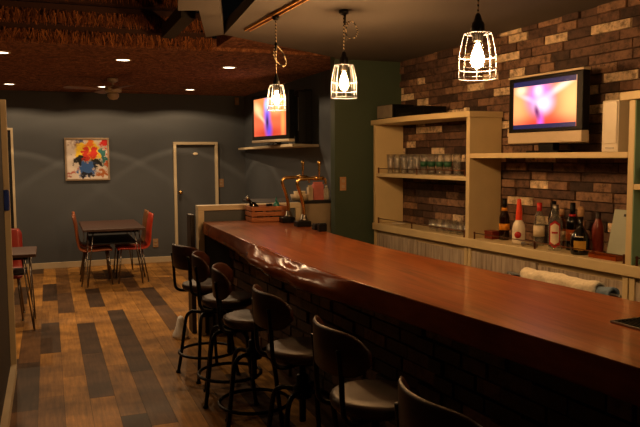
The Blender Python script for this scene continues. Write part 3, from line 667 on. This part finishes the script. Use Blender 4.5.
def arc_label(m, r, pts):
    vs = []; q = len(pts)
    for k in (0, .0012):
        for u, z in pts: a = -math.pi / 2 + u / r; vs.append(((r + k) * math.cos(a), (r + k) * math.sin(a), z))
    return m.add(vs, [tuple(range(q - 1, -1, -1)), tuple(range(q, 2 * q))] + [(i, (i + 1) % q, q + (i + 1) % q, q + i) for i in range(q)])
def quads(m, r, strips):
    for (u0, u1, za, zb, zc, zd) in strips:
        k = 4
        for i in range(k):
            a, b2 = i / k, (i + 1) / k
            arc_label(m, r, [(u0 + (u1 - u0) * a, za + (zc - za) * a), (u0 + (u1 - u0) * b2, za + (zc - za) * b2), (u0 + (u1 - u0) * b2, zb + (zd - zb) * b2), (u0 + (u1 - u0) * a, zb + (zd - zb) * a)])
    return m
quads(MB(), .0434, [(-.033, 0, .04, .165, .018, .19), (0, .033, .018, .19, .04, .165)]).build('label', 'label_red', g5)
quads(MB(), .0450, [(-.026, 0, .055, .155, .040, .172), (0, .026, .040, .172, .055, .155)]).build('label_face', 'label_cream', g5)
quads(MB(), .0466, [(-.018, .018, .108, .120, .108, .120)]).build('label_band', 'label_red', g5)
bottle('black bottle with a red and white neck label behind the gin bottle', 2.125, .185, shape(.038, .285, .165, .014), 'glass_black', [(.0155, .235), (.016, .237), (.016, .295), (0, .296)], 'black_plastic', [(.0215, .205, .225, 'label_red'), (.0386, .06, .13, 'amber_liquor')])
g7 = bottle('squat round black bottle with a gold label', 2.29, .085, [(0, 0), (.050, .001), (.055, .015), (.056, .09), (.050, .115), (.034, .14), (.018, .165), (.015, .175), (.015, .24), (0, .24)], 'glass_black', [(.017, .225), (.019, .228), (.019, .275), (.012, .285), (0, .286)], 'cork')
quads(MB(), .0565, [(-.036, .036, .03, .085, .03, .085)]).build('label', 'label_gold', g7)
quads(MB(), .0505, [(-.02, .02, .10, .112, .10, .112)]).build('neck_label', 'label_cream', g7)
bottle('reddish brown bottle between the squat black one and the leaning board', 2.315, .20, shape(.034, .24, .15), 'red_lacquer', [(.0145, .205), (.015, .207), (.015, .25), (0, .251)], 'dark_wood')
bottle('small clear bottle with a cork behind the gin bottle', 2.02, .20, shape(.030, .23, .15), 'glass_amber', [(.0125, .20), (.015, .205), (.015, .25), (0, .251)], 'cork', [(.0306, .05, .11, 'label_cream')])
lb_ = bthing('chopping_board', 'pale grey-green board leaning against the bricks beside the bottles', 'board', 2.415, .16, .966)
m = MB(); m.M = rot('X', -13); m.box(0, 0, 0, .25, .012, .275); m.build('panel', 'board_plastic', lb_, .004)
m = MB(); m.M = rot('X', -13); m.box(.075, -.001, .235, .13, .013, .25); m.build('grip_slot', 'black_matte', lb_)
db = thing('dish', 'amber glass tray at the foot of the leaning board', 'tray', bb(2.50, .065, .96), BA)
MB().box(-.10, -.028, 0, .10, .028, .006).box(-.10, -.028, .006, .10, -.024, .03).box(-.10, .024, .006, .10, .028, .03).box(-.10, -.024, .006, -.096, .024, .03).box(.096, -.024, .006, .10, .024, .03).build('bowl', 'amber_liquor', db, .002)
rb = bthing('small_box', 'small red-brown box on the worktop beside the shelf divider', 'box', 1.375, .10, .96)
MB().box(0, 0, 0, .085, .08, .045).build('body', 'red_lacquer', rb, .004); MB().box(-.002, -.002, .045, .087, .082, .058).build('lid', 'red_lacquer', rb, .003)
# bar tools before the bottles
for i, (s, r, lb, nm_) in enumerate(((1.87, 20, 'steel jigger lying before the red-capped bottle', 'jigger'), (1.93, -30, 'short steel pourer lying before the gin bottle', 'pourer'))):
    k_ = bthing(nm_, lb, 'bar tool', s, .065, .975, r); m = MB(); m.M = rot('Y', 90); m.lathe([(.014, -.045), (.006, -.005), (.006, .005), (.012, .035)], n=14); m.build('cup', 'steel', k_)
    MB().lathe([(.009, -.004), (.009, .004)], n=12).build('band', 'bronze', k_)

# television over the bottles
tb = television('television glowing pink and orange on the cream shelf by the brick wall', bb(1.665, .06, 1.566), BA, .645, .42, .11, .06, 'screen_concert_pink', .077, .025, .025, True)
MB().box(.0497, -.0036, .154, .5953, .003, .18).build('letterbox_band', 'letterbox', tb); MB().box(.0497, -.0036, .423, .5953, .003, .455).build('letterbox_band', 'letterbox', tb)
sp = bthing('speaker', 'white upright speaker on the cream shelf beside the television', 'speaker', 2.47, .045, 1.566)
MB().box(0, 0, 0, .115, .17, .285).build('cabinet', 'white_plastic', sp, .004); MB().box(.008, -.006, .045, .107, 0, .278).build('grille', 'white_plastic', sp, .003); MB().box(.03, -.004, .016, .085, 0, .026).build('badge', 'steel', sp)
# things on top of the glass shelves
am = bthing('amplifier', 'dark grey box on the bowed top of the glass shelves', 'amplifier', -.028, -.004, 1.864)
MB().box(0, .03, .008, .26, .24, .125).build('case', 'black_plastic', am, .004); MB().box(.008, .024, .014, .252, .03, .119).build('front_panel', 'amp_face', am)
for a in (.03, .23): MB().cyl((a, .07, 0), .012, 0, .008, 10).build('foot', 'black_matte', am)
pl = bthing('disc_player', 'flat black player lying on the shelf top, next to the dark box', 'player', .27, .03, 1.864)
MB().box(0, 0, .006, .42, .22, .08).build('case', 'black_plastic', pl, .003); MB().box(.05, -.003, .03, .25, 0, .04).build('disc_tray', 'black_matte', pl)
for a in (.03, .39): MB().cyl((a, .03, 0), .012, 0, .006, 10).build('foot', 'black_matte', pl)
rm = bthing('remote_control', 'black remote control on the shelf top past the flat player', 'remote control', .76, .05, 1.864)
MB().box(0, 0, 0, .17, .045, .02).build('body', 'black_plastic', rm, .005); MB().box(.02, .008, .02, .15, .037, .022).build('buttons', 'black_matte', rm)
wx = bthing('plug', 'little white plug standing on the shelf top by the television', 'plug', 1.21, .03, 1.864)
MB().box(0, 0, 0, .035, .03, .03).build('body', 'label_cream', wx, .004); MB().tube(smooth_path([(.0175, .03, .015), (.02, .08, .006), (.03, .2, .006)], 5), .003, 6).build('cable', 'black_plastic', wx)
bo = bthing('bowl', 'round black bowl on the shelf before the green back panel', 'bowl', 2.80, .06, 1.395)
MB().lathe([(0, 0), (.03, .001), (.05, .03), (.062, .085), (.058, .085), (.045, .032), (0, .008)], n=24).build('body', 'black_plastic', bo)
gl = bthing('tumbler', 'clear tumbler on the worktop before the green back panel', 'glass', 2.82, .10, .96); MB().lathe([(0, 0), (.032, 0), (.034, .01), (.037, .085), (.035, .085), (.031, .012), (0, .012)], n=18).build('bowl', 'glass', gl)

# towel over a rail behind the bar
tr = thing('towel_rail', 'steel rail behind the bar carrying a cream towel', 'rail', (2.40, 2.47, 0), BA + 180)
MB().tube([(-.02, 0, .905), (.74, 0, .905)], .011, 10).build('bar', 'steel', tr)
for a in (0, .72): MB().tube([(a, 0, 0), (a, 0, .905)], .012, 10).cyl((a, 0, 0), .06, 0, .012, 20).build('post', 'steel', tr)
tw = thing('towel', 'thick cream towel hung over the rail behind the bar', 'towel', (2.40, 2.47, 0), BA + 180)
def drape(a0, a1, top, drop, th, ph):
    vs = []; fs = []; nu = 26; prof = []
    for k in range(7): prof.append((-th, top - .03 - drop * (1 - k / 6)))
    for k in range(1, 10): a = math.pi * (1 - k / 10); prof.append((th * math.cos(a), top - .03 + .03 * math.sin(a)))
    for k in range(7): prof.append((th, top - .03 - drop * .8 * k / 6))
    for k in range(7): prof.append((th - .014, top - .03 - drop * .8 * (1 - k / 6)))
    for k in range(1, 6): a = math.pi * k / 6; prof.append(((th - .014) * math.cos(a), top - .03 + .016 * math.sin(a)))
    for k in range(7): prof.append((-th + .014, top - .03 - drop * k / 6))
    m_ = len(prof)
    for i in range(nu + 1):
        x = a0 + (a1 - a0) * i / nu
        for y, z in prof:
            f = max(0, top - z) * .12
            vs.append((x, y + f * math.sin(x * 38 + ph) + .003 * math.sin(x * 90 + y * 60), z + (.003 * math.sin(x * 21 + ph) + .002 * math.sin(x * 57)) * (1 if z > top - .06 else .5)))
    for i in range(nu):
        for k in range(m_): fs.append((i * m_ + k, i * m_ + (k + 1) % m_, (i + 1) * m_ + (k + 1) % m_, (i + 1) * m_ + k))
    fs += [tuple(range(m_)), tuple(nu * m_ + k for k in range(m_ - 1, -1, -1))]
    return MB().add(vs, fs, True)
drape(.10, .60, .955, .26, .042, 0).build('cloth', 'towel', tw)
t2 = thing('cloth', 'small blue-grey cloth hung on the rail end beside the cream towel', 'cloth', (2.40, 2.47, 0), BA + 180)
drape(.015, .095, .940, .18, .036, 2).build('fold', 'blue_cloth', t2)

# ---------------------------------------------------------------- dining furniture
def chair(mat, label, loc, rz, ribs=False):
    t = thing('dining_chair', label, 'chair', loc, rz, 'moulded dining chairs')
    c = smooth_path([(.17, 0, .425), (.13, 0, .442), (.02, 0, .438), (-.12, 0, .432), (-.19, 0, .45), (-.22, 0, .52), (-.235, 0, .68), (-.265, 0, .85)], 6)
    nn = len(c); vs = []; fs = []; cols = 9
    for side in (0, 1):
        for i, p in enumerate(c):
            a = c[max(0, i - 1)]; b2 = c[min(nn - 1, i + 1)]; tg = (b2 - a).normalized(); nr = Vector((-tg.z, 0, tg.x)) * (-1)
            u = i / (nn - 1); hw = .20 - .02 * abs(u - .45); e = 1 - min(1, min(u, 1 - u) / .07); hw *= 1 - .16 * e * e
            for k in range(cols):
                v = -1 + 2 * k / (cols - 1); th = (.014 if side else -.014) * (1 - .5 * abs(v) ** 4)
                rb_ = (.006 * math.sin(v * 20) if ribs and u > .55 else 0)
                q = p + nr * (th + .012 * v * v * (-1) + rb_); vs.append((q.x, hw * v, q.z))
    S = nn * cols
    for i in range(nn - 1):
        for k in range(cols - 1):
            fs.append((i * cols + k, i * cols + k + 1, (i + 1) * cols + k + 1, (i + 1) * cols + k)); fs.append((S + i * cols + k, S + (i + 1) * cols + k, S + (i + 1) * cols + k + 1, S + i * cols + k + 1))
    for i in range(nn - 1):
        for k in (0, cols - 1): fs.append((i * cols + k, (i + 1) * cols + k, S + (i + 1) * cols + k, S + i * cols + k))
    for k in range(cols - 1):
        for i in (0, nn - 1): fs.append((i * cols + k, i * cols + k + 1, S + i * cols + k + 1, S + i * cols + k))
    MB().add(vs, fs, True).build('seat_shell', mat, t)
    MB().tube([(.12, -.15, .415), (.12, .15, .415)], .008, 8).tube([(-.13, -.15, .41), (-.13, .15, .41)], .008, 8).tube([(-.13, -.12, .412), (.12, -.12, .416)], .008, 8).tube([(-.13, .12, .412), (.12, .12, .416)], .008, 8).build('under_frame', 'chrome_leg', t)
    for (x, fx) in ((.12, .16), (-.13, -.20)):
        for sg in (-1, 1): MB().tube([(x, sg * .15, .415), (fx, sg * .185, .004)], .009, 8).cyl((fx, sg * .185, 0), .012, 0, .012, 8).build('leg', 'chrome_leg', t)
    return t
def table(label, loc, wx, wy):
    t = thing('dining_table', label, 'table', loc)
    MB().box(-wx / 2, -wy / 2, .672, wx / 2, wy / 2, .70).build('table_top', 'table_top', t, .004)
    MB().box(-wx / 2 + .07, -wy / 2 + .1, .64, wx / 2 - .07, wy / 2 - .1, .672).build('apron', 'black_metal', t)
    MB().box(-wx / 2 + .09, -wy / 2 + .12, .50, wx / 2 - .09, wy / 2 - .12, .515).build('under_shelf', 'black_matte', t)
    for sx in (-1, 1):
        for sg in (-1, 1):
            x, y = sx * (wx / 2 - .06), sg * (wy / 2 - .08)
            MB().tube([(x, y - sg * .05, .672), (x + sx * .025, y + sg * .03, .012), (x + sx * .025, y + sg * .03, 0)], .006, 8).tube([(x - sx * .06, y, .672), (x + sx * .02, y + sg * .03, .012)], .007, 8).build('leg', 'chrome_leg', t)
    return t
table('dark rectangular dining table standing before the grey wall under the painting', (.715, 9.32, 0), .72, 1.22)
chair('brown_ply', 'orange-brown chair on the near corner of the table, its back edge-on below the painting', (.528, 9.05, 0), 0)
chair('brown_ply', 'brown chair tucked at the wall end of the table, behind the orange-brown one', (.548, 9.58, 0), 0)
chair('orange_vinyl', 'bright orange-red chair at the table, beside the door', (.925, 9.08, 0), 180)
chair('tan_ply', 'tan wooden chair behind the bright orange-red one', (.935, 9.58, 0), 180)
table('dark small table half hidden by the partition', (-.45, 7.0, 0), .64, .60)
chair('red_vinyl', 'red ribbed chair beyond the small table, half hidden by the partition end', (-.46, 7.36, 0), -90, True)
# floor bag by the white post
m = MB(); vs = []; fs = []
for i in range(9):
    for k in range(14):
        a = 2 * math.pi * k / 14; u = i / 8; rr = .060 * (1.0 - .70 * u ** 1.3) * (1 + .16 * math.sin(a * 3 + .5 * i)) * (.9 if i == 0 else 1)
        vs.append((rr * math.cos(a), rr * 1.2 * math.sin(a), .17 * u + .004 * math.sin(a * 5 + i)* (u > 0)))
for i in range(8):
    for k in range(14): fs.append((i * 14 + k, i * 14 + (k + 1) % 14, (i + 1) * 14 + (k + 1) % 14, (i + 1) * 14 + k))
fs += [tuple(range(13, -1, -1)), tuple(8 * 14 + k for k in range(14))]
b_ = tag(m.add(vs, fs, True).build('plastic_bag', 'bag_white'), 'small white bag on the floor beside the half-wall post', 'bag'); b_.location = (1.015, 5.98, 0); b_.scale = (1.15, 1.15, 1.1)

# ---------------------------------------------------------------- on the walls
pc = thing('painting', 'square framed abstract painting of bright colours on the grey wall', 'painting', (.518, FW, 1.53))
MB().box(-.30, -.035, -.275, -.275, 0, .275).box(.275, -.035, -.275, .30, 0, .275).box(-.30, -.035, .275, .30, 0, .30).box(-.30, -.035, -.30, .30, 0, -.275).build('frame', 'picture_frame', pc, .003)
MB().box(-.275, -.02, -.275, .275, 0, .275).build('canvas', 'canvas', pc)
def plate(name, label, cat, loc, rz, wd, h, knobs):
    t = thing(name, label, cat, loc, rz)
    MB().box(-wd / 2, -.008, -h / 2, wd / 2, 0, h / 2).build('plate', 'cork', t, .002)
    for z in knobs: MB().box(-wd * .22, -.013, z - .012, wd * .22, -.008, z + .012).build('rocker' if name == 'light_switch' else 'socket', 'beige_panel', t, .001)
plate('light_switch', 'light switch on the grey wall beside the white-framed door', 'switch', (2.44, FW, 1.157), 0, .075, .125, (.025, -.025))
plate('light_switch', 'light switch on the dark green wall', 'switch', (2.415, 5.705, 1.309), 0, .06, .12, (.025, -.025))
plate('wall_outlet', 'wall outlet low on the grey wall behind the orange-red chair', 'outlet', (1.44, FW, .29), 0, .075, .125, (.025, -.025))
b_ = thing('wall_sensor', 'small brown box high on the grey wall near the ceiling', 'sensor', (2.70, FW, 2.39)); MB().box(-.03, -.03, -.055, .03, 0, .055).build('body', 'cork', b_, .006); MB().box(-.02, -.034, -.03, .02, -.03, .01).build('lens', 'beige_panel', b_)
b_ = thing('wall_tag', 'small blue rounded piece fixed on the pale partition trim', 'tag', (-.285, 5.42, 1.255)); MB().box(-.018, -.03, -.075, .022, 0, .075).build('body', 'blue_plastic', b_, .012); MB().box(-.012, -.033, -.05, .016, -.03, .05).build('face', 'blue_plastic', b_)

# ---------------------------------------------------------------- ceiling lights and fan
def can_light(label, x, y, z, power, cone=None, rim='cream_trim', size=.012, group='recessed ceiling downlights', blend=.06):
    t = thing('downlight', label, 'light', (x, y, z), 0, group)
    MB().lathe([(.075, 0), (.08, -.004), (.08, -.008), (.066, -.010), (.062, -.004), (.062, 0)], n=28).build('trim_ring', rim, t)
    MB().lathe([(.061, -.001), (.061, -.005), (0, -.0055)], n=28).build('lamp', 'lamp_disc', t)
    if power and cone is None: ies('lamp_light', (0, 0, -.02), power, t)
    elif power: spot('lamp_light', (0, 0, -.02), power, cone, blend, size, parent=t)
    return t
for (x, y, lb) in ((-.416, 9.60, 'ceiling downlight above the end of the room by the pale doorway frame'), (-.349, 6.77, 'ceiling downlight at the frame edge, under the hanging straw'), (.69, 6.92, 'ceiling downlight in the thatch, in front of the ceiling fan'),
                   (.69, 9.60, 'small-looking ceiling downlight close behind the ceiling fan'), (1.832, 9.64, 'ceiling downlight above the white-framed door'), (1.765, 7.15, 'ceiling downlight in the thatch, out towards the bar')):
    can_light(lb, x, y, 2.47, P_DOWN)
fn = thing('ceiling_fan', 'pale ceiling fan hanging from the thatched ceiling', 'ceiling fan', (.735, 8.6, 2.47))
MB().lathe([(0, 0), (.06, 0), (.062, -.03), (.03, -.05), (.014, -.055), (.014, -.09)]).build('canopy', 'fan_white', fn)
MB().lathe([(.014, -.085), (.07, -.09), (.095, -.105), (.098, -.15), (.075, -.165), (.02, -.17), (0, -.17)], n=26).build('motor', 'fan_white', fn)
MB().lathe([(.05, -.168), (.068, -.18), (.066, -.21), (.045, -.24), (0, -.25)], n=24).build('light_bowl', 'fan_white', fn)
for a in (14, 104, 194, 284):
    m = MB(); m.M = rot('Z', a) @ rot('X', 9, (0, 0, -.125)); m.prism([(.09, -.02), (.16, -.055), (.52, -.065), (.56, -.03), (.56, .03), (.52, .065), (.16, .055), (.09, .02)], -.004, .004); m.build('blade', 'tan_ply', fn)

tk = thing('track_rail', 'narrow metal light track on the ceiling over the bar edge', 'light track', (0, 0, 0))
TX = lambda y: 1.29 + (4.70 - y) * .085
def strip(dx, hw, za, zb): return MB().prism([(TX(2.6) + dx - hw, 2.6), (TX(2.6) + dx + hw, 2.6), (TX(4.7) + dx + hw, 4.70), (TX(4.7) + dx - hw, 4.70)], lambda x, y: CZ(x, y) - za, lambda x, y: CZ(x, y) - zb)
strip(0, .016, .012, -.001).build('channel', 'bronze', tk)
for dx in (-.018, .018): strip(dx, .004, .017, .001).build('edge', 'track_brass', tk)

def pendant(label, x, y, zt, zb, k, loops, hook, start):
    """zt / zb: top and bottom of the wire cage"""
    t = thing('pendant_lamp', label, 'pendant lamp', (x, y, zb), 0, 'caged pendant lamps'); h = zt - zb
    zc = CZ(x, y) - zb - start
    MB().lathe([(.030 * k, zc + .001), (.030 * k, zc - .02), (.012, zc - .03)], n=18).build('ceiling_cap', 'black_metal', t)
    so = h + .055 * k
    if hook: MB().tube([(.006, 0, zc - .02), (.006, 0, zc - .09)], .008, 8).build('cord_grip', 'black_plastic', t)
    pts = [(0, 0, zc - .02)]
    if loops == 'coil':
        m = MB(); m.tube([(.052 + .036 * math.cos(a) * (1 + .1 * (q % 2)), .01 * math.sin(a * 2), zc - .115 + .052 * math.sin(a)) for q, a in ((q, 2 * math.pi * q / 30) for q in range(30))], .0036, 6, True)
        m.tube(smooth_path([(.052, .004, zc - .064), (.025, .004, zc - .07), (0, 0, zc - .10)], 5), .0036, 6); m.build('spare_cord', 'cord', t)
    if loops == 'drop':
        m = MB(); m.tube(smooth_path([(0, 0, zc - .18), (.045, 0, zc - .23), (.066, .005, zc - .285), (.04, 0, zc - .305), (-.012, -.004, zc - .26), (-.012, 0, zc - .20)], 6, True), .0034, 6, True); m.build('spare_cord', 'cord', t)
        MB().tube([(0, 0, zc - .165), (-.003, 0, zc - .215)], .009, 8).build('cord_grip', 'black_plastic', t)
    MB().tube([(0, 0, zc - .02), (0, 0, so)], .0036, 6).build('cord', 'cord', t)
    MB().lathe([(.007 * k, so + .03), (.012 * k, so + .022), (.017 * k, so + .004), (.020 * k, so - .004), (.027 * k, so - .012), (.029 * k, h + .022), (.029 * k, h - .006), (.022 * k, h - .010), (.022 * k, h - .03), (.015 * k, h - .034)], n=20).build('socket', 'black_metal', t)
    R = lambda u: (.057 + .019 * min(1, u * 2.1) ** .8 + .003 * u) * k         # u: 0 top, 1 bottom
    m = MB()
    for q in range(8):
        a = 2 * math.pi * (q + .3) / 8
        P = [(R(i / 10) * math.cos(a), R(i / 10) * math.sin(a), h * (1 - i / 10)) for i in range(11)]
        m.tube([(.028 * k * math.cos(a), .028 * k * math.sin(a), h + .002)] + P, .0018, 6)
    for u in (.0, .52, .80, 1.0): m.ring((0, 0, h * (1 - u)), R(u), .0019, 28)
    m.build('cage', 'cage_metal', t)
    MB().lathe([(.016 * k, h - .03), (.020 * k, h * .78), (.033 * k, h * .52), (.035 * k, h * .36), (.026 * k, h * .22), (0, h * .18)], n=22).build('bulb', 'glass_bulb', t)
    MB().lathe([(0, h * .80), (.010 * k, h * .76), (.018 * k, h * .64), (.027 * k, h * .48), (.027 * k, h * .36), (.015 * k, h * .25), (0, h * .22)], n=16).build('filament', 'filament', t)
    return t
pendant('caged pendant lamp in front of the brick wall', 1.727, 2.6, 2.068, 1.878, 1.0, None, False, 0)
pendant('caged pendant lamp with a small coil of cord, in front of the dark green wall', 1.703, 4.0, 2.103, 1.907, 1.0, 'coil', True, 0)
pendant('caged pendant lamp on the ceiling track, in front of the far television', 1.334, 4.20, 1.990, 1.838, .74, 'drop', False, .014)

# unseen downlights, added to brighten the back bar and the hall side
for (x, y, lb) in ((2.45, 1.1, 'added unseen downlight in the bar ceiling above the near bar end'), (2.1, .2, 'added unseen downlight in the bar ceiling behind the camera')):
    can_light(lb, x, y, CZ(x, y), P_SHELF_FILL, 165, size=.04, blend=.5)
for (x, y, lb) in ((-.85, 3.9, 'added unseen downlight in the high ceiling beyond the partition'),):
    can_light(lb, x, y, HI, P_HALL_FILL, 170, size=.04, blend=.5)
